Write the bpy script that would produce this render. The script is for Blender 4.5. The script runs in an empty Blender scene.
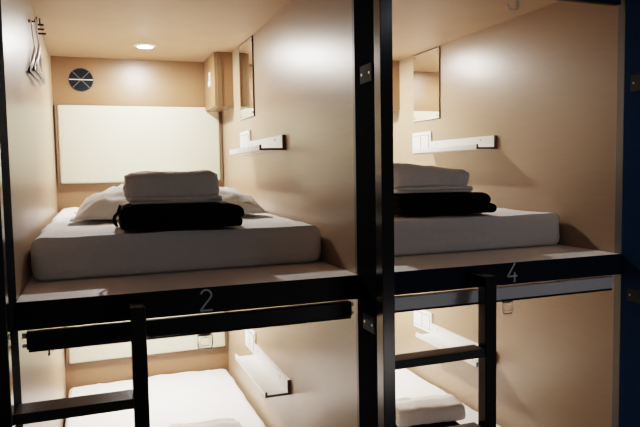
import bpy, math, random
from mathutils import Vector, Matrix, noise
random.seed(4)
W, G, D, H, L = 1.0, 0.0886, 2.151, 1.033, 1.0866
OFF = W + G
W2 = 2 * W + G
Z0 = 1.39                      # height of the upper platforms above the floor
SLAB = 0.054
C = bpy.context.scene.collection

# ------------------------------------------------------------------ materials
def new_mat(name):
    m = bpy.data.materials.new(name); m.use_nodes = True
    nt = m.node_tree
    return m, nt, nt.nodes['Principled BSDF']

def flat(name, col, rough=.5, metal=0., spec=.5, coat=0., bump=None, var=0.0, vscale=8.0):
    m, nt, b = new_mat(name)
    b.inputs['Base Color'].default_value = (*col, 1)
    b.inputs['Roughness'].default_value = rough
    b.inputs['Metallic'].default_value = metal
    b.inputs['Specular IOR Level'].default_value = spec
    b.inputs['Coat Weight'].default_value = coat
    b.inputs['Coat Roughness'].default_value = .08
    tc = nt.nodes.new('ShaderNodeTexCoord')
    if var:
        n = nt.nodes.new('ShaderNodeTexNoise'); n.inputs['Scale'].default_value = vscale; n.inputs['Detail'].default_value = 3
        nt.links.new(tc.outputs['Object'], n.inputs['Vector'])
        r = nt.nodes.new('ShaderNodeMapRange')
        r.inputs['To Min'].default_value = 1 - var; r.inputs['To Max'].default_value = 1 + var
        nt.links.new(n.outputs['Fac'], r.inputs['Value'])
        v = nt.nodes.new('ShaderNodeVectorMath'); v.operation = 'SCALE'
        v.inputs[0].default_value = col
        nt.links.new(r.outputs['Result'], v.inputs['Scale'])
        nt.links.new(v.outputs['Vector'], b.inputs['Base Color'])
    if bump:
        sc, st, dist = bump
        n = nt.nodes.new('ShaderNodeTexNoise'); n.inputs['Scale'].default_value = sc; n.inputs['Detail'].default_value = 4
        nt.links.new(tc.outputs['Object'], n.inputs['Vector'])
        bp = nt.nodes.new('ShaderNodeBump'); bp.inputs['Strength'].default_value = st; bp.inputs['Distance'].default_value = dist
        nt.links.new(n.outputs['Fac'], bp.inputs['Height'])
        nt.links.new(bp.outputs['Normal'], b.inputs['Normal'])
    return m

def laminate(name, col, rough):
    m, nt, b = new_mat(name)
    tc = nt.nodes.new('ShaderNodeTexCoord')
    mp = nt.nodes.new('ShaderNodeMapping'); mp.inputs['Scale'].default_value = (3, 3, 60)
    nt.links.new(tc.outputs['Object'], mp.inputs['Vector'])
    n = nt.nodes.new('ShaderNodeTexNoise'); n.inputs['Scale'].default_value = 2.2; n.inputs['Detail'].default_value = 5
    nt.links.new(mp.outputs['Vector'], n.inputs['Vector'])
    r = nt.nodes.new('ShaderNodeValToRGB')
    r.color_ramp.elements[0].position = .3; r.color_ramp.elements[1].position = .7
    r.color_ramp.elements[0].color = (*[c * .965 for c in col], 1)
    r.color_ramp.elements[1].color = (*[min(1, c * 1.03) for c in col], 1)
    nt.links.new(n.outputs['Fac'], r.inputs['Fac'])
    nt.links.new(r.outputs['Color'], b.inputs['Base Color'])
    b.inputs['Roughness'].default_value = rough
    b.inputs['Specular IOR Level'].default_value = .5
    return m

def emissive(name, col, s):
    m, nt, b = new_mat(name)
    b.inputs['Base Color'].default_value = (.8, .8, .8, 1)
    b.inputs['Emission Color'].default_value = (*col, 1)
    b.inputs['Emission Strength'].default_value = s
    return m

M = dict(
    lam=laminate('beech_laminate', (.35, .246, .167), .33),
    lamb=laminate('beech_laminate_back', (.22, .118, .058), .36),  # same beech as the side walls; the lighting difference is put into its colour
    ceil=laminate('beech_laminate_ceiling', (.43, .285, .18), .6),
    deck=laminate('pale_board', (.80, .75, .72), .45),
    navy=flat('matte_navy_steel', (.010, .040, .11), .85, spec=.02, var=.08),
    soot=flat('matte_black_steel', (.0025, .004, .008), .9, spec=.01, var=.08),
    gloss=flat('gloss_black_steel', (.004, .0045, .006), .2, spec=.5, coat=.0, var=.05),
    black=flat('satin_black', (.004, .004, .0045), .4, spec=.3, var=.05),
    railnavy=flat('dark_navy_rail', (.005, .015, .036), .7, spec=.1, var=.05),
    railblack=flat('satin_black_rail', (.007, .0065, .007), .5, spec=.2, var=.05),
    stripwood=laminate('brown_strip', (.16, .095, .05), .4),
    woodframe=laminate('brown_frame', (.17, .10, .06), .4),
    rung=flat('ribbed_black_rung', (.02, .018, .016), .38, spec=.4, bump=(400, .4, .002), var=.15, vscale=120),
    alu=flat('brushed_aluminium', (.55, .54, .52), .35, metal=.9, var=.04, vscale=40),
    cass=flat('grey_blind_cassette', (.80, .80, .84), .35, metal=.0, spec=.6, var=.04),
    edge=flat('grey_edge_band', (.15, .14, .13), .4, var=.05),
    plate=flat('grey_plate', (.05, .055, .058), .75, metal=.0, spec=.1, var=.05),
    sheet=flat('white_sheet', (.87, .86, .86), .85, spec=.2, bump=(30, .25, .01), var=.02),
    pillow=flat('white_pillowcase', (.80, .79, .78), .85, spec=.2, bump=(22, .4, .012), var=.02),
    towel=flat('white_terry', (.86, .82, .79), .95, spec=.1, bump=(260, .7, .004), var=.05, vscale=60),
    blackcloth=flat('black_cloth', (.006, .006, .007), .95, spec=.1, bump=(120, .5, .004), var=.2, vscale=40),
    cream=flat('cream_fabric', (.55, .525, .40), .8, spec=.2, bump=(300, .12, .002), var=.012),
    white=flat('white_enamel', (.80, .79, .76), .35, var=.015),
    plastic=flat('white_plastic', (.82, .82, .80), .3, var=.015),
    bronze=flat('dark_bronze_end', (.10, .085, .065), .45, var=.08),
    mirror=flat('mirror_glass', (.88, .88, .86), .02, metal=1.0, var=.005),
    dark=flat('dark_frame', (.03, .025, .02), .4, var=.05),
    grille=flat('grey_vent_plastic', (.012, .014, .017), .9, spec=.08, var=.1, vscale=60),
    chrome=flat('bright_chrome', (.75, .75, .75), .12, metal=1.0, var=.02),
    number=flat('grey_number_paint', (.7, .7, .74), .6, var=.03),
    pull=flat('pale_pull_plastic', (.62, .61, .58), .2, spec=.6, var=.02),
    lens=emissive('lamp_lens', (1.0, .965, .905), 2500),
    glow=emissive('lamp_diffuser', (1.0, .955, .885), 14),
    screw=flat('steel_screw', (.35, .34, .32), .3, metal=.9, var=.05),
    floor=flat('dark_corridor_floor', (.03, .03, .032), .5, var=.15),
)

# ------------------------------------------------------------------ mesh builder
class MB:
    def __init__(s): s.v = []; s.f = []
    def add(s, vs, fs):
        o = len(s.v); s.v += [tuple(p) for p in vs]; s.f += [tuple(i + o for i in f) for f in fs]; return s
    def box(s, x0, x1, y0, y1, z0, z1):
        return s.add([(x0,y0,z0),(x1,y0,z0),(x1,y1,z0),(x0,y1,z0),(x0,y0,z1),(x1,y0,z1),(x1,y1,z1),(x0,y1,z1)],
                     [(3,2,1,0),(4,5,6,7),(0,1,5,4),(1,2,6,5),(2,3,7,6),(3,0,4,7)])
    def tube(s, pts, r, n=8, closed=False):
        pts = [Vector(p) for p in pts]; N = len(pts); rings = []
        up = Vector((0, 0, 1))
        for i, p in enumerate(pts):
            a = pts[(i - 1) % N] if (closed or i) else p
            b = pts[(i + 1) % N] if (closed or i < N - 1) else p
            t = (b - a).normalized()
            u = t.cross(up)
            if u.length < .15: u = t.cross(Vector((1, 0, 0)))
            u.normalize(); w = t.cross(u)
            rr = r[i] if isinstance(r, (list, tuple)) else r
            rings.append([p + (u * math.cos(k * 2 * math.pi / n) + w * math.sin(k * 2 * math.pi / n)) * rr for k in range(n)])
        vs = [q for R in rings for q in R]; fs = []
        for i in range(N if closed else N - 1):
            for k in range(n):
                a = i * n + k; b = i * n + (k + 1) % n; j = (i + 1) % N
                fs.append((a, b, j * n + (k + 1) % n, j * n + k))
        if not closed: fs += [tuple(range(n))[::-1], tuple((N - 1) * n + k for k in range(n))]
        return s.add(vs, fs)
    def lathe(s, prof, c, axis='z', n=40, cap=True):
        vs = []; fs = []
        for (r, h) in prof:
            for k in range(n):
                a = 2 * math.pi * k / n; x, y = r * math.cos(a), r * math.sin(a)
                p = (x, y, h) if axis == 'z' else ((x, h, y) if axis == 'y' else (h, x, y))
                vs.append((c[0] + p[0], c[1] + p[1], c[2] + p[2]))
        for i in range(len(prof) - 1):
            for k in range(n):
                fs.append((i*n+k, i*n+(k+1) % n, (i+1)*n+(k+1) % n, (i+1)*n+k))
        if cap: fs += [tuple(range(n))[::-1], tuple((len(prof)-1)*n + k for k in range(n))]
        return s.add(vs, fs)
    def prism(s, poly, ax, a0, a1):
        """poly: 2-D outline extruded along axis ax from a0 to a1"""
        n = len(poly); vs = []
        for a in (a0, a1):
            for (p, q) in poly:
                vs.append({'x': (a, p, q), 'y': (p, a, q), 'z': (p, q, a)}[ax])
        fs = [tuple(range(n))[::-1], tuple(range(n, 2 * n))]
        fs += [(i, (i + 1) % n, n + (i + 1) % n, n + i) for i in range(n)]
        return s.add(vs, fs)
    def soft_box(s, x0, x1, y0, y1, z0, z1, r, n=(40, 60, 10), fn=None):
        """rounded cushion-like box; fn(p, nrm) -> offset along the normal"""
        hx, hy, hz = (x1-x0)/2, (y1-y0)/2, (z1-z0)/2
        c = Vector(((x0+x1)/2, (y0+y1)/2, (z0+z1)/2)); h = Vector((hx, hy, hz))
        rr = Vector((min(r, hx), min(r, hy), min(r, hz)))
        idx = {}; vs = []; fs = []
        def cc(i, n_, hh, r_):
            t = i / n_
            e = max(2, n_ // 6)
            if i <= e: return -hh + r_ * (1 - math.cos(math.pi / 2 * i / e)) * 1.0
            if i >= n_ - e: return hh - r_ * (1 - math.cos(math.pi / 2 * (n_ - i) / e))
            return -hh + r_ + (2 * hh - 2 * r_) * (i - e) / (n_ - 2 * e)
        def vid(i, j, k):
            key = (i, j, k)
            if key in idx: return idx[key]
            p = Vector((cc(i, n[0], hx, rr[0]), cc(j, n[1], hy, rr[1]), cc(k, n[2], hz, rr[2])))
            inner = Vector([max(-(h[a]-rr[a]), min(h[a]-rr[a], p[a])) for a in range(3)])
            d = Vector([(p[a]-inner[a]) / rr[a] for a in range(3)])
            if d.length > 1e-6:
                dn = d.normalized()
                p = inner + Vector([dn[a]*rr[a] for a in range(3)])
                nr = dn
            else: nr = Vector((0, 0, 1))
            q = c + p
            if fn: q = q + fn(q, nr)
            idx[key] = len(vs); vs.append(q); return idx[key]
        nx, ny, nz = n
        for i in range(nx):
            for j in range(ny):
                fs.append((vid(i,j,nz), vid(i+1,j,nz), vid(i+1,j+1,nz), vid(i,j+1,nz)))
                fs.append((vid(i,j+1,0), vid(i+1,j+1,0), vid(i+1,j,0), vid(i,j,0)))
        for i in range(nx):
            for k in range(nz):
                fs.append((vid(i,0,k), vid(i+1,0,k), vid(i+1,0,k+1), vid(i,0,k+1)))
                fs.append((vid(i,ny,k+1), vid(i+1,ny,k+1), vid(i+1,ny,k), vid(i,ny,k)))
        for j in range(ny):
            for k in range(nz):
                fs.append((vid(0,j,k+1), vid(0,j+1,k+1), vid(0,j+1,k), vid(0,j,k)))
                fs.append((vid(nx,j,k), vid(nx,j+1,k), vid(nx,j+1,k+1), vid(nx,j,k+1)))
        return s.add(vs, fs)

def link(name, mb, mat, parent=None, base=(0, 0, 0), smooth=False, bevel=0.0, label=None):
    me = bpy.data.meshes.new(name)
    bx = Vector(base)
    me.from_pydata([tuple(Vector(p) - bx) for p in mb.v], [], mb.f)
    me.materials.append(M[mat])
    me.validate(); me.update()
    import bmesh
    bm = bmesh.new(); bm.from_mesh(me); bmesh.ops.recalc_face_normals(bm, faces=bm.faces); bm.to_mesh(me); bm.free()
    for p in me.polygons: p.use_smooth = smooth
    o = bpy.data.objects.new(name, me); C.objects.link(o)
    if parent: o.parent = parent
    else: o.location = bx
    if bevel:
        b = o.modifiers.new('bevel', 'BEVEL'); b.width = bevel; b.segments = 2; b.limit_method = 'ANGLE'
    if label: o['label'] = label
    return o

def tag(o, label, cat, group=None, kind=None):
    o['label'] = label; o['category'] = cat
    if group: o['group'] = group
    if kind: o['kind'] = kind
    return o

def thing(name, label, cat, base, group=None):
    o = bpy.data.objects.new(name, None); C.objects.link(o)
    o.location = base; o.empty_display_size = .05
    tag(o, label, cat, group); o['_b'] = 0
    del o['_b']
    return o

def struct(name, mb, mat, label, cat, bevel=0):
    o = link(name, mb, mat, bevel=bevel)
    return tag(o, label, cat, kind='structure')

def dup(root, off, label):
    c = root.copy(); C.objects.link(c)
    c.location = root.location + Vector(off); c['label'] = label
    for ch in list(root.children):
        k = ch.copy(); C.objects.link(k); k.parent = c
        for g in list(ch.children):
            q = g.copy(); C.objects.link(q); q.parent = k
    return c

UL, UR, LL, LR = (0, 0, 0), (OFF, 0, 0), (0, 0, -L), (OFF, 0, -L)
B = [('upper left bunk', UL), ('upper right bunk', UR), ('lower left bunk', LL), ('lower right bunk', LR)]
NB = ['upper left bunk numbered 2', 'upper right bunk numbered 4', 'lower left bunk under number 2', 'lower right bunk under number 4']

# ------------------------------------------------------------------ setting
ztop, zbot = H + SLAB, -Z0
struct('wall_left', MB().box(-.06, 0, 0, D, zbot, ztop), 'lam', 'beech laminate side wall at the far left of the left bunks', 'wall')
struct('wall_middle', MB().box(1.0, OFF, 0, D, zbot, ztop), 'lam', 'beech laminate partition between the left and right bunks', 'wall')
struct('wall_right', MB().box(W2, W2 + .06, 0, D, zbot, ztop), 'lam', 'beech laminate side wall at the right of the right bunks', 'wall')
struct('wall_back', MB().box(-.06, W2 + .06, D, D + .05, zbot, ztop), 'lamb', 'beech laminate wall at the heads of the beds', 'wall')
struct('ceiling', MB().box(-.06, W2 + .06, -.03, D + .05, H, ztop), 'ceil', 'beech laminate ceiling over the upper bunks', 'ceiling')
struct('floor', MB().box(-2.5, 4.5, -4.5, D + .05, zbot - .05, zbot), 'floor', 'dark corridor floor below the bunks', 'floor')
struct('trim_1', MB().box(1.0, OFF, -.016, 0, zbot, ztop), 'edge', 'grey edge band on the partition between left and right bunks', 'trim')
struct('trim_2', MB().box(W2, W2 + .06, -.033, 0, zbot, ztop), 'edge', 'grey edge band on the right side wall', 'trim')

# ------------------------------------------------------------------ platforms
def platform(off, label):
    ox, oy, oz = off
    base = (ox + .5, 0, oz - SLAB)
    t = thing('bunk_platform', label, 'bed platform', base, 'bunk platforms')
    link('deck_board', MB().box(ox + .001, ox + .999, -.029, D - .001, oz - .018, oz), 'deck', t, base, bevel=.002)
    link('ceiling_panel', MB().box(ox + .001, ox + .999, -.0, D - .001, oz - SLAB, oz - .019), 'ceil', t, base)
    return t
for (nm, off), nb in zip(B, NB):
    platform(off, {'upper left bunk': 'pale board platform under the mattress above the number 2 rail',
                   'upper right bunk': 'pale board platform under the mattress above the number 4 rail',
                   'lower left bunk': 'pale board platform under the bed of the bunk below number 2',
                   'lower right bunk': 'pale board platform under the bed of the bunk below number 4'}[nm])

# ------------------------------------------------------------------ posts
def post(x0, x1, yfin, fx, label, plates, mat='soot'):
    base = ((x0 + x1) / 2, -.16, zbot)
    t = thing('bunk_post', label, 'post', base, 'steel posts in front of the walls')
    link('side_panel', MB().box(x0, x1, -.16, yfin, zbot, ztop), mat, t, base, bevel=.001)
    link('pole', MB().box(x0, x1, -.205, -.161, zbot, ztop), 'gloss', t, base, bevel=.0015)
    for (z0, z1) in plates:
        k = link('bracket_plate', MB().box(fx - .004, fx + .001, -.15, -.066, z0, z1), 'plate', t, base, bevel=.001, label='small grey metal plate')
        for y in (-.135, -.08): link('screw', MB().lathe([(.004, -.0055), (.004, -.003)], (fx, y, (z0+z1)/2), 'x', 12), 'screw', k, base)
post(-.045, 0, 0, 0, 'dark steel post with glossy inner face at far left edge', [])
post(1.0, 1.04, -.0165, 1.0, 'dark steel post between the left and right bunks with grey plates', [(.6, .655), (-.165, -.115)])
post(W2, W2 + .04, -.034, W2, 'dark navy steel post at the right edge of the photo', [(.607, .667), (-.174, -.124)], 'navy')

# ------------------------------------------------------------------ rails with painted numbers
def stroke(pts, w, y0, y1, wob=None):
    """flat raised stroke along pts (x, z)"""
    m = MB(); n = len(pts); l = []; r = []
    for i, (x, z) in enumerate(pts):
        a = Vector(pts[max(i-1, 0)]); b = Vector(pts[min(i+1, n-1)])
        t = (b - a).normalized(); nn = Vector((-t.y, t.x)) * w / 2
        l.append((x + nn.x, z + nn.y)); r.append((x - nn.x, z - nn.y))
    for i in range(n - 1):
        m.prism([r[i], r[i+1], l[i+1], l[i]], 'y', y0, y1)
    return m

def rail(x0, x1, num, label):
    base = ((x0 + x1) / 2, -.033, -.078)
    t = thing('front_rail', label, 'bed rail', base, 'front rails of the upper bunks')
    link('rail_plate', MB().box(x0, x1, -.036, -.030, -.077, .0).box(x0, x1, -.030, -.002, -.077, -.0725), 'railnavy' if num == '4' else 'railblack', t, base, bevel=.001)
    cx = {'2': .507, '4': 1.588}[num]
    if num == '2':
        pts = []
        for k in range(15):
            a = math.radians(165 - k * 13.5); pts.append((cx + .0155 * math.cos(a), -.0225 + .0155 * math.sin(a)))
        pts += [(cx - .0165, -.0655)]
        m = stroke(pts, .0055, -.0372, -.0358)
        m2 = stroke([(cx - .019, -.0678), (cx + .018, -.0678)], .0055, -.0372, -.0358)
    else:
        m = stroke([(cx + .011, -.0008), (cx - .0205, -.0485)], .0058, -.0372, -.0358)
        m2 = stroke([(cx - .022, -.0475), (cx + .021, -.0475)], .0058, -.0372, -.0358)
        m3 = stroke([(cx + .0095, -.034), (cx + .0095, -.069)], .0058, -.0373, -.0358)
        m2.add(m3.v, m3.f)
    m.add(m2.v, m2.f)
    link('number', m, 'number', t, base, label='grey painted number %s' % num)
rail(.001, .999, '2', 'dark front rail with painted number 2')
rail(1.041, W2 - .001, '4', 'dark navy front rail with painted number 4')

# ------------------------------------------------------------------ roller blinds
def blind(off, z0, mat, label, xs=(.022, .974), tabx=.504):
    ox = off[0]; x0, x1 = ox + xs[0], ox + xs[1]; zt_ = (-.0856 + off[2] + L - z0) if z0 < 0 else .0505
    base = ((x0 + x1) / 2, -.02, z0)
    t = thing('roller_blind', label, 'roller blind', base, 'rolled up blinds above bunk openings')
    link('cassette', MB().prism([(-.028, z0 + .0075), (-.002, z0 + .0075), (-.002, z0 + zt_), (-.024, z0 + zt_), (-.028, z0 + zt_ - .003)], 'x', x0, x1), mat, t, base, bevel=.001)
    link('bottom_bar', MB().box(x0 + .004, x1 - .002, -.0285, -.004, z0, z0 + .0065), 'black', t, base, bevel=.002)
    for xa, xb in ((x0 - .012, x0 - .0005), (x1 + .0005, x1 + .010)):
        for za, zb_ in ((.038, .050), (.012, .020)):
            link('end_bracket', MB().box(xa, xb, -.020, -.004, z0 + za, z0 + zb_), 'plastic', t, base, bevel=.001, label='small white plastic bracket')
    cx = ox + tabx; zt = z0 - .006; w = .021; h = .042
    loop = [(cx - w, -.014, zt), (cx + w, -.014, zt), (cx + w * 1.02, -.014, zt - h * .75), (cx + w * .78, -.014, zt - h), (cx - w * .78, -.014, zt - h), (cx - w * 1.02, -.014, zt - h * .75)]
    inner = [(cx + (x - cx) * .66, y, zt - h * .5 + (z - zt + h * .5) * .58) for (x, y, z) in loop]
    tab = link('pull_tab', MB().tube(loop, .0026, 8, True).tube(inner, .0012, 8, True), 'pull', t, base, smooth=True, label='pale plastic pull loop')
    link('tab_strap', MB().box(cx - .014, cx + .014, -.0155, -.0125, zt - .004, z0 + .002), 'pull', tab, base)
blind(LL, -.1405, 'black', 'black rolled up blind cassette below the number 2 rail')
blind(LR, -.138, 'cass', 'grey rolled up blind cassette below the number 4 rail', (.012, .966), .497)
blind(UR, .931, 'navy', 'dark rolled up blind at the top of the upper right opening', (.012, .985), .515)

# ------------------------------------------------------------------ ladders
def ladder(xp, xs0, xs1, label, yf):
    base = ((xp + xs1) / 2, -.12, -Z0)
    t = thing('bunk_ladder', label, 'ladder', base, 'steel ladders in front of the bunks')
    link('stile', MB().prism([(-.15, -Z0), (-.105, -Z0), (-.105, -.062), (-.0365, -.062), (-.0365, -.018), (-.15, -.018)], 'x', xs0, xs1), 'gloss', t, base, bevel=.003)
    for k in range(4):
        zt = -.259 - k * .27
        link('rung', MB().box(xp + .0005, xs0 + .001, yf, -.082, zt - .028, zt), 'rung', t, base, bevel=.0015)
ladder(0.0, .287, .327, 'short black steel ladder in front of the lower left bunk', -.162)
ladder(1.04, 1.398, 1.441, 'short black steel ladder in front of the lower right bunk', -.145)

# ------------------------------------------------------------------ bedding
def nz(p, s, seed=0.): return noise.noise(Vector((p.x * s + seed, p.y * s * .8 + seed, p.z * s)))
def mattress(off, label, seed):
    ox, oy, oz = off
    base = (ox + .485, 1.2, oz)
    def fn(p, n):
        q = p - Vector(off)
        a = nz(q, 4, seed) * .004 + nz(q, 11, seed + 5) * .003
        crown = .0
        if n.z > .3:
            ridge = 1 - abs(nz(Vector((q.x * 1.3 + q.y * .5, q.y * .5, 0)), 6, seed + 9)) * 2.2
            a += max(0, ridge) ** 3 * .006 * min(1, max(0, (q.y - .34) / .3))
            crown = .007 * math.sin(math.pi * min(1, max(0, (q.x - .02) / .94))) * min(1, max(0, (q.y - .26) / .3))
        elif n.z > -.3: a *= .6
        else: a = 0
        v = n * a + Vector((0, 0, crown))
        if n.y < -.2: v.y += .026 * (p.z - oz) / .136 * -n.y
        if p.z - oz < .002: v.z = max(v.z, 0)
        return v
    t = thing('mattress', label, 'mattress', base, 'white sheeted mattresses')
    link('fitted_sheet', MB().soft_box(ox + .014, ox + .988, .262, D - .004, oz + .001, oz + .137, .034, (56, 80, 16), fn), 'sheet', t, base, smooth=True)
    return t
for i, (nm, off) in enumerate(B):
    mattress(off, ['white sheeted mattress under the pillow and towel above number 2',
                   'white sheeted mattress under the towel above number 4',
                   'brightly lit white mattress in the lower left bunk',
                   'brightly lit white mattress in the lower right bunk'][i], i * 7.3)

def pillow(off, label, seed):
    ox, oy, oz = off
    cx, cy, zb = ox + .515, 1.0, oz + .153
    hw, hd, t = .385, .27, .135
    N, K = 60, 44
    vs, fs = [], []
    def P(u, v, side):
        ex = (1 - abs(u) ** 4.0); ey = (1 - abs(v) ** 3.2)
        th = max(0, ex) ** .55 * max(0, ey) ** .55
        pinch = 1 - .05 * (1 - abs(u)) * abs(v) ** 2
        x = cx + hw * u * (1 - .05 * (1 - v * v) ** 2 * abs(u) ** 6)
        y = cy + hd * v * (1 - .06 * (1 - u * u) * v * v)
        q = Vector((u * 2.2 + seed, v * 1.6, side))
        w = noise.noise(q * 1.6) * .016 + noise.noise(q * 4.2) * .010 + noise.noise(q * 9) * .004
        edge = max(abs(u), abs(v))
        w += math.sin(math.atan2(v, u) * 26 + noise.noise(q * 2) * 4) * .005 * max(0, edge - .55) * (1.0 - edge) * 5
        if side > 0: z = zb + .010 + t * th * (.86) + w * th * 1.5
        else: z = zb + .010 - .012 * th
        return (x, y, max(z, zb + .001))
    for side in (1, -1):
        o = len(vs)
        for i in range(N + 1):
            for j in range(K + 1):
                u = math.sin((i / N - .5) * math.pi); v = math.sin((j / K - .5) * math.pi)
                vs.append(P(u, v, side))
        for i in range(N):
            for j in range(K):
                a = o + i * (K + 1) + j
                f = (a, a + K + 1, a + K + 2, a + 1)
                fs.append(f if side > 0 else f[::-1])
    base = (cx, cy, zb)
    th = thing('pillow', label, 'pillow', base, 'pillows behind the folded towels')
    link('pillowcase', MB().add(vs, fs), 'pillow', th, base, smooth=True)
    # flat flange stitched round the case
    fl = []; ff = []
    ring = []
    for k in range(120):
        a = 2 * math.pi * k / 120
        ca, sa = math.cos(a), math.sin(a)
        m = max(abs(ca), abs(sa)); u, v = ca / m, sa / m
        ring.append((u, v))
    for s_, dz in ((.985, .010), (1.035, .008 )):
        for k, (u, v) in enumerate(ring):
            wv = .004 * math.sin(k * 1.3 + seed) if s_ > 1 else 0
            x, y, _ = P(u, v, 1)
            fl.append((cx + (x - cx) * s_, cy + (y - cy) * s_, zb + dz + wv))
    for k in range(120): ff.append((k, (k + 1) % 120, 120 + (k + 1) % 120, 120 + k))
    o = link('pillow_flange', MB().add(fl, ff), 'pillow', th, base, smooth=True)
    m = o.modifiers.new('solid', 'SOLIDIFY'); m.thickness = .003
    return th
pillow(UL, 'white pillow behind the grey towel and black garment above number 2', 1.7)
pillow(UR, 'white pillow behind the folded towel above number 4', 5.1)

def folded(cx, cy, z0, w, d, h, turns, seed, skew=0., sag=.0, rough=.004, endlip=True):
    """cloth rolled flat into a folded stack, seen as a spiral from its ends; fold towards -Y"""
    path = []; th = h / (2 * turns + .35)
    per = 40
    r_out = h / 2 - th / 2
    n = int(turns * per)
    for i in range(n + 1):
        a = i / per * 2 * math.pi
        rad = max(th * .3, r_out - th * (i / per))
        flatlen = max(.01, (d / 2 - r_out - th / 2))
        # stadium: straight runs plus semicircular ends
        c_, s_ = math.cos(a + math.pi * .5), math.sin(a + math.pi * .5)
        yy = flatlen * max(-1, min(1, c_ * 1.9)) + rad * (abs(c_) ** .5) * (1 if c_ > 0 else -1)
        zz = rad * (max(-1, min(1, s_ * 1.5)))
        path.append(Vector((yy, zz)))
    m = len(path); A = []; Bq = []
    for i in range(m):
        t = (path[min(i + 1, m - 1)] - path[max(i - 1, 0)])
        t = t.normalized() if t.length > 1e-9 else Vector((1, 0))
        nn = Vector((-t.y, t.x)); k = th * .46
        A.append(path[i] + nn * k); Bq.append(path[i] - nn * k)
    prof = A + Bq[::-1]; P_ = len(prof)
    NX = 30; vs = []; fs = []
    for ix in range(NX + 1):
        u = ix / NX * 2 - 1
        e = 1 - .10 * max(0, abs(u) - .86) / .14                # the ends slump a little
        for ip, q in enumerate(prof):
            lay = ip if ip < m else P_ - 1 - ip
            # each layer ends at a slightly different width, like real folded cloth
            wx = w / 2 * (1 + .018 * math.sin(lay * .37 + seed) - .03 * (lay / m))
            p = Vector((cx + u * wx, cy + q.x * e + skew * u, 0))
            zz = (q.y + h / 2) * (e if q.y > 0 else 1)
            b = noise.noise(Vector((u * 2.3 + seed, q.x * 9, q.y * 9))) * rough * 2
            b2 = noise.noise(Vector((u * 7 + seed, q.x * 22, q.y * 22))) * rough
            zz += (b + b2) * (1 if q.y > 0 else .2) - sag * (1 - u * u) * max(0, q.y) / h * 2
            p.y += (b + b2) * .9
            p.z = max(z0 + zz, z0 + .0005)
            vs.append(p)
    for ix in range(NX):
        for ip in range(P_):
            a = ix * P_ + ip; b = ix * P_ + (ip + 1) % P_
            fs.append((a, b, b + P_, a + P_))
    for ix in (0, NX):
        for i in range(m - 1):
            f = (ix * P_ + i, ix * P_ + i + 1, ix * P_ + P_ - 2 - i, ix * P_ + P_ - 1 - i)
            fs.append(f if ix == 0 else f[::-1])
    return MB().add(vs, fs)

def towel(off, cx, cy, zb, w, d, h, label, seed, skew=0., slope=0., lip=False):
    base = (off[0] + cx, cy, off[2] + zb)
    t = thing('folded_towel', label, 'towel', base, 'towels folded on the beds')
    b = folded(off[0] + cx, cy, off[2] + zb, w, d, h, 1.5, seed, skew, sag=.004, rough=.0035)
    if slope:
        z = off[2] + zb
        b.v = [(p[0], p[1], z + (p[2] - z) * (1 - slope * min(1, max(0, (p[0] - off[0] - cx) / w + .5)) ** 1.3)) for p in b.v]
    link('towel_body', b, 'towel', t, base, smooth=True)
    if lip:   # the loose under-edge that peeps out below the fold
        lp = MB().soft_box(off[0] + cx - w * .47, off[0] + cx + w * .53, cy - d * .5 + .004, cy + d * .42, off[2] + zb, off[2] + zb + .024, .012, (30, 24, 6),
                        lambda p, n: Vector((0, n.y * noise.noise(p * 14) * .006 + skew * (p.x - off[0] - cx) / (w / 2), .004 * noise.noise(p * 9) if n.z > 0 else 0)))
        link('under_edge', lp, 'towel', t, base, smooth=True)
    return t
def garment(off, cx, cy, zb, w, d, h, label, seed, skew=0., ties=True, split=.5):
    base = (off[0] + cx, cy, off[2] + zb)
    t = thing('folded_garment', label, 'garment', base, 'black garments folded under the towels')
    ox = off[0] + cx
    def fn(p, n):
        q = p * 6 + Vector((seed, seed, 0))
        a = noise.noise(q) * .006 + noise.noise(q * 3) * .0025
        v = n * a + Vector((0, skew * (p.x - ox) / (w / 2), 0))
        # the stack is fuller in the middle than at its ends
        e = abs(p.x - ox) / (w / 2)
        if p.z > off[2] + zb + .004: v.z -= max(0, e - .75) * .05 * (p.z - off[2] - zb) / h
        return v
    z = off[2] + zb
    def slab(x0, x1, za, zb_, dd):
        m = MB().soft_box(x0, x1, cy - dd / 2, cy + dd / 2, za, zb_, min(.032, (zb_ - za) * .5), (40, 30, 12), fn)
        m.v = [(p[0], p[1], max(p[2], z + .0005)) for p in m.v]
        return m
    zs = z + h * split
    link('lower_fold', slab(ox - w * .485, ox + w * (.475 if split < .45 else .5), z, zs + .004, d), 'blackcloth', t, base, smooth=True)
    link('upper_fold', slab(ox - w * .49, ox + w * (.50 if split < .45 else .455), zs - .002, z + h, d * .96), 'blackcloth', t, base, smooth=True)
    if ties:
        x = off[0] + cx - w / 2; y = cy - d * .42 - skew
        pts = []
        for k in range(26):
            a = k / 25
            pts.append((x - .002 - .012 * math.sin(a * 9.5) * (1 - .3 * a), y - .004 + .01 * math.cos(a * 7), z + .012 + h * .85 * (1 - abs(2 * a - 1)) * (1 - .1 * math.sin(a * 20))))
        pts = [(p[0], p[1], max(p[2], z + .006)) for p in pts]
        link('tie_cord', MB().tube(pts, .004, 8), 'blackcloth', t, base, smooth=True)
    return t
MT = .1505
garment(UL, .490, .418, MT, .420, .30, .080, 'black folded garment with dangling tie under towel above number 2', 2.0, -.02, True, .4)
towel(UL, .463, .418, MT + .0840, .308, .262, .114, 'white folded towel on black garment above number 2', 3.3, -.012, .0, True)
garment(UR, .472, .48, MT, .425, .30, .084, 'black folded garment under towel above number 4', 8.0, -.035, False, .48)
towel(UR, .410, .475, MT + .089, .322, .255, .130, 'white folded towel on black garment above number 4', 6.1, -.03, .27, True)
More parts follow.
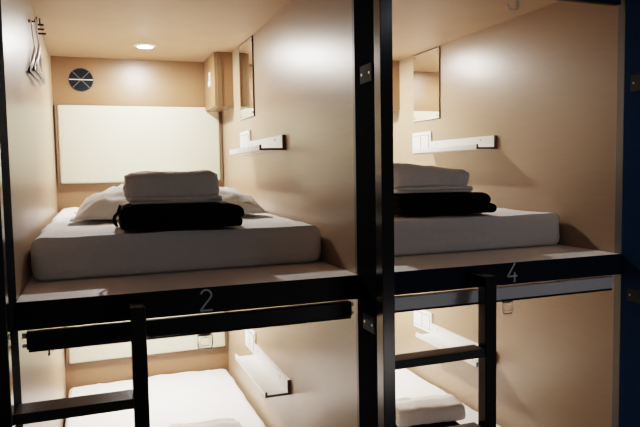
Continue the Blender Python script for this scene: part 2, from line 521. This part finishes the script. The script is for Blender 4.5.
garment(LL, .63, .83, MT, .36, .29, .075, 'black folded garment mostly hidden by the blind in the lower left bunk', 12.0, -.02, False)
towel(LL, .625, .82, MT + .077, .30, .255, .105, 'white folded towel on the bright lower left bed', 4.4, -.02)
garment(LR, .55, .725, MT + .003, .35, .29, .070, 'black folded garment under towel in the lower right bunk', 14.0, -.02, False)
towel(LR, .555, .72, MT + .0755, .325, .255, .105, 'white folded towel on the bright lower right bed', 9.4, -.02)

# ------------------------------------------------------------------ headboards
def headboard():
    base = (.5, D, .283)
    t = thing('headboard', 'cream padded headboard on the back wall above number 2', 'headboard', base, 'cream headboards')
    x0, x1, z0, z1 = .022, .978, .283, .748
    link('frame', MB().box(x0 - .011, x0, D - .028, D - .0005, z0 - .006, z1 + .006).box(x1, x1 + .014, D - .028, D - .0005, z0 - .006, z1 + .006)
         .box(x0, x1, D - .026, D - .0005, z0 - .006, z0).box(x0, x1, D - .026, D - .0005, z1, z1 + .006), 'woodframe', t, base, bevel=.001, label='thin wooden frame')
    link('pad', MB().soft_box(x0 + .001, x1 - .001, D - .036, D - .001, z0 + .001, z1 - .001, .012, (40, 8, 30)), 'cream', t, base, smooth=True)
    return t
hb = headboard()
for i in (1, 2, 3):
    dup(hb, B[i][1], [0, 'cream padded headboard at the head of the upper right bunk',
                      'cream padded headboard lit at the head of the lower left bunk',
                      'cream padded headboard at the head of the lower right bunk'][i])

# ------------------------------------------------------------------ shelves
def shelf():
    y0, y1 = .746, 1.37
    base = (.94, (y0 + y1) / 2, .4277)
    t = thing('wall_shelf', 'narrow white wall shelf in the upper left bunk', 'shelf', base, 'narrow white wall shelves')
    prof = [(.999, .4277), (.999, .4945), (.984, .4945), (.984, .4375), (.8905, .4375), (.8905, .452), (.881, .452), (.881, .4277)]
    link('tray', MB().prism(prof, 'y', y0 + .003, y1), 'white', t, base, bevel=.0008)
    link('end_cap', MB().prism(prof, 'y', y0 - .001, y0 + .0025), 'bronze', t, base, label='dark end of the shelf profile')
    for y in (.86, 1.29):
        link('screw', MB().lathe([(.0045, -.002), (.0045, .001)], (.983, y, .478), 'x', 12), 'screw', t, base)
    return t
sh = shelf()
for i in (1, 2, 3): dup(sh, B[i][1], 'narrow white wall shelf in the ' + NB[i])

def switch():
    y0, y1, z0, z1 = 1.372, 1.592, .431, .556
    base = (1.0, (y0 + y1) / 2, z0)
    t = thing('wall_switch', 'white double switch plate beside the shelf in the upper left bunk', 'switch', base, 'white switch plates')
    link('cover_plate', MB().box(.989, .9995, y0, y1, z0, z1), 'plastic', t, base, bevel=.002)
    for ya in (y0 + .022, y0 + .116):
        r = link('rocker', MB().box(.986, .9885, ya, ya + .082, z0 + .022, z1 - .022), 'plastic', t, base, bevel=.001)
        link('rocker_gap', MB().box(.9882, .9889, ya - .003, ya + .085, z0 + .019, z1 - .019), 'plate', r, base)
    return t
sw = switch()
for i in (1, 2, 3): dup(sw, B[i][1], 'white double switch plate beside the shelf in the ' + NB[i])

def mirror():
    y0, y1, z0, z1 = 1.278, 1.585, .622, 1.027
    base = (1.0, (y0 + y1) / 2, z0)
    t = thing('wall_mirror', 'tall frameless wall mirror beside the corner cabinet above number 2', 'mirror', base, 'wall mirrors')
    link('glass', MB().box(.9935, .9955, y0 + .004, y1 - .004, z0 + .003, z1 - .003), 'mirror', t, base)
    link('backing', MB().box(.9955, .9995, y0, y1, z0, z1), 'dark', t, base)
    link('edge_strip', MB().box(.9925, .9954, y0, y0 + .0038, z0, z1), 'dark', t, base)
    for y in (y0 + .025, y1 - .025):
        for z in (z0 + .02, z1 - .02):
            link('mirror_clip', MB().lathe([(.006, -.003), (.006, .001)], (.9933, y, z), 'x', 12), 'screw', t, base)
    return t
mi = mirror()
dup(mi, UR, 'tall frameless wall mirror above the shelf in the upper right bunk')

def cabinet():
    x0, y0, z0 = .902, 1.777, .72
    base = (.95, 1.96, z0)
    t = thing('corner_cabinet', 'small beech corner cabinet at the ceiling above number 2', 'cabinet', base, 'small corner cabinets')
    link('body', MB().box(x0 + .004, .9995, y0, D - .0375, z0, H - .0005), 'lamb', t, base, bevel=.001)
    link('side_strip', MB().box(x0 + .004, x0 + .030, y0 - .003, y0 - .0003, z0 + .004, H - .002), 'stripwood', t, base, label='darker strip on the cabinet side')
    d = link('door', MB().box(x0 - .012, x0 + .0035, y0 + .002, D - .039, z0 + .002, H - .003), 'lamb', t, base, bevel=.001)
    link('lock', MB().box(x0 - .016, x0 - .012, 1.91, 1.945, z0 + .150, z0 + .215).lathe([(.016, -.010), (.016, .0)], (x0 - .012, 1.925, z0 + .145), 'x', 20), 'plastic', d, base, label='small bright lock')
    return t
ca = cabinet()
dup(ca, UR, 'small beech corner cabinet at the ceiling in the upper right bunk')

# ------------------------------------------------------------------ vent, downlights
def vent():
    c = (.162, D, .90); R = .066
    base = (c[0], D, c[2] - R)
    t = thing('round_vent', 'round grey air vent with spokes on the back wall', 'air vent', base)
    link('rim', MB().lathe([(R, -.001), (R + .004, -.001), (R + .003, -.006), (R, -.007), (R, -.001)], c, 'y', 48, False), 'plate', t, base, smooth=False)
    link('grille', MB().lathe([(R, -.0005), (R, -.004)], c, 'y', 48), 'grille', t, base)
    rg = MB()
    for r in (.018, .029, .040, .051): rg.lathe([(r, -.004), (r + .003, -.004), (r + .003, -.0065), (r, -.0065), (r, -.004)], c, 'y', 40, False)
    link('ring', rg, 'grille', t, base)
    for k in (0, 1, 3):
        a = k * math.pi / 4; ca_, sa_ = math.cos(a), math.sin(a)
        m = MB().tube([(c[0] - R * ca_, D - .008, c[2] - R * sa_), (c[0] + R * ca_, D - .008, c[2] + R * sa_)], .0021 if k == 0 else .0014, 6)
        link('spoke', m, 'white' if k == 0 else 'edge', t, base)
vent()
def downlight():
    c = (.5, 1.69, H)
    base = c
    t = thing('downlight', 'round recessed ceiling lamp, bright, in the upper left bunk', 'ceiling lamp', base, 'round ceiling lamps')
    link('trim_ring', MB().lathe([(.040, -.0005), (.062, -.0005), (.060, -.006), (.042, -.012), (.040, -.012), (.040, -.0005)], c, 'z', 48, False), 'white', t, base)
    link('diffuser', MB().lathe([(.0395, -.001), (.0395, -.0045)], c, 'z', 48), 'glow', t, base)
    link('lens', MB().lathe([(.021, -.0046), (.021, -.007)] + [(.021 * math.cos(a * math.pi / 12), -.007 - .008 * math.sin(a * math.pi / 12)) for a in range(1, 6)], c, 'z', 32), 'lens', t, base, smooth=True)
    return t
dl = downlight()
dup(dl, UR, 'round recessed ceiling lamp in the upper right bunk')
dup(dl, (0, 0, -L - 0 + (L - H - SLAB) ), 'round recessed ceiling lamp in the lower left bunk')
dup(dl, (OFF, 0, -L + (L - H - SLAB)), 'round recessed ceiling lamp in the lower right bunk')

# ------------------------------------------------------------------ hooks and hangers on the left wall
def peg(base, label):
    x, y, z = base
    t = thing('coat_hook', label, 'hook', base)
    link('backplate', MB().lathe([(.007, .0005), (.007, .004), (.004, .006)], base, 'x', 16), 'dark', t, base)
    link('arm', MB().tube([(.006, y, z), (.020, y, z - .002), (.026, y, z + .004)], [.003, .003, .007], 10), 'dark', t, base, smooth=True)
peg((0, .79, .925), 'small dark wall hook holding the white hangers')
def tree(base):
    x, y, z = base
    t = thing('coat_hook', 'dark hook strip with three arms on the left wall', 'hook', base)
    link('backplate', MB().box(.0005, .007, y - .006, y + .006, z - .034, z + .040), 'edge', t, base, bevel=.001)
    for zz, xe in ((-.030, .040), (-.011, .033), (.008, .031)):
        m = MB().box(.007, xe, y - .005, y + .005, z + zz - .004, z + zz + .004)
        link('arm', m, 'dark', t, base, bevel=.001)
    link('top_prong', MB().box(.0135, .019, y - .004, y + .004, z + .0125, z + .036), 'dark', t, base, bevel=.001)
tree((0, 1.16, .985))
def hanger(x, dz, dy, label, mat):
    base = (x, .82, .91)
    t = thing('clothes_hanger', label, 'hanger', base, 'white hangers on the left wall')
    neck = (x + .002, .850 + dy, .842 + dz)
    hk = [(x, .815, .895), (x, .800, .922), (x, .786, .930), (x, .772, .924), (x, .77, .915)]
    link('hook', MB().tube([neck] + hk, .0028, 8), 'white', t, base, smooth=True)
    a = (x - .005, .635 + dy, .716 + dz); b = (x + .008, .95 + dy, .712 + dz)
    link('shoulder', MB().tube([neck, tuple((Vector(neck) * .6 + Vector(a) * .4) + Vector((0, 0, -.012))), a, b, tuple((Vector(neck) * .6 + Vector(b) * .4) + Vector((0, 0, -.012)))], [.005, .0065, .007, .007, .0065], 8, True), mat, t, base, smooth=True)
    link('cross_bar', MB().tube([tuple(Vector(a) * .8 + Vector(neck) * .2), tuple(Vector(b) * .8 + Vector(neck) * .2)], .003, 8), mat, t, base, smooth=True)
hanger(.027, 0, 0, 'white clothes hanger nearest the bed on left wall hook', 'white')
hanger(.0095, -.004, .02, 'white clothes hanger closest to the left wall', 'white')
# second hanger seen just under the blind of the lower bunk
base = (.03, .86, -.36)
t = thing('clothes_hanger', 'dark tip of a hanger under the black blind', 'hanger', base)
link('hook', MB().tube([(.02, .86, -.16), (.02, .86, -.24)], .003, 8), 'dark', t, base, smooth=True)
link('shoulder', MB().tube([(.02, .86, -.24), (.016, .78, -.372), (.034, .93, -.378)], .004, 8, True), 'dark', t, base, smooth=True)
peg((0, .84, -.155), 'small dark wall hook in the lower left bunk')

# ------------------------------------------------------------------ added fill lights in the corridor, world
w = bpy.data.worlds.new('world'); bpy.context.scene.world = w; w.use_nodes = True
bg = w.node_tree.nodes['Background']
bg.inputs['Color'].default_value = (1.0, .93, .90, 1); bg.inputs['Strength'].default_value = .02

la = bpy.data.lights.new('corridor_fill', 'AREA'); la.shape = 'RECTANGLE'; la.size = .25; la.size_y = 1.2
la.energy = 1.3; la.color = (.84, .92, 1.0)  # added cool fill for the bunk fronts, stronger towards the right
lo = bpy.data.objects.new('corridor_fill', la); C.objects.link(lo); lo.location = (1.95, -1.7, 1.25)
l2 = bpy.data.lights.new('low_fill', 'AREA'); l2.shape = 'RECTANGLE'; l2.size = .9; l2.size_y = .4
l2.energy = 1.2; l2.color = (1.0, .95, .92)  # added low fill for rails and cassettes, kept off the upper mattress fronts
p2 = bpy.data.objects.new('low_fill', l2); C.objects.link(p2); p2.location = (2.1, -2.5, -1.0)
p2.rotation_euler = (math.radians(102), 0, math.radians(15))
tag(p2, 'added low fill light for the rails and blind cassettes', 'fill light')
tag(lo, 'dim added fill light high in the corridor', 'ceiling lamp')

# ------------------------------------------------------------------ camera
cx, cy, cz, yaw, pitch, roll, f = .2111, -1.8474, .3389, .3480, -.0700, -.0175, 619.85
fw = Vector((math.sin(yaw)*math.cos(pitch), math.cos(yaw)*math.cos(pitch), math.sin(pitch)))
rt = Vector((math.cos(yaw), -math.sin(yaw), 0)); up = rt.cross(fw)
r2 = rt*math.cos(roll) + up*math.sin(roll); u2 = -rt*math.sin(roll) + up*math.cos(roll)
cam = bpy.data.cameras.new('camera'); co = bpy.data.objects.new('camera', cam); C.objects.link(co)
mw = Matrix((( r2.x, u2.x, -fw.x, cx), (r2.y, u2.y, -fw.y, cy), (r2.z, u2.z, -fw.z, cz), (0, 0, 0, 1)))
co.matrix_world = mw
cam.sensor_width = 36; cam.lens = f / 640 * 36; cam.clip_start = .02
bpy.context.scene.camera = co

# lift everything so that the floor is at z = 0
for o in list(C.objects):
    if o.parent is None: o.location.z += Z0
vs = bpy.context.scene.view_settings
vs.view_transform = 'Filmic'; vs.look = 'Medium High Contrast'; vs.exposure = 1.13
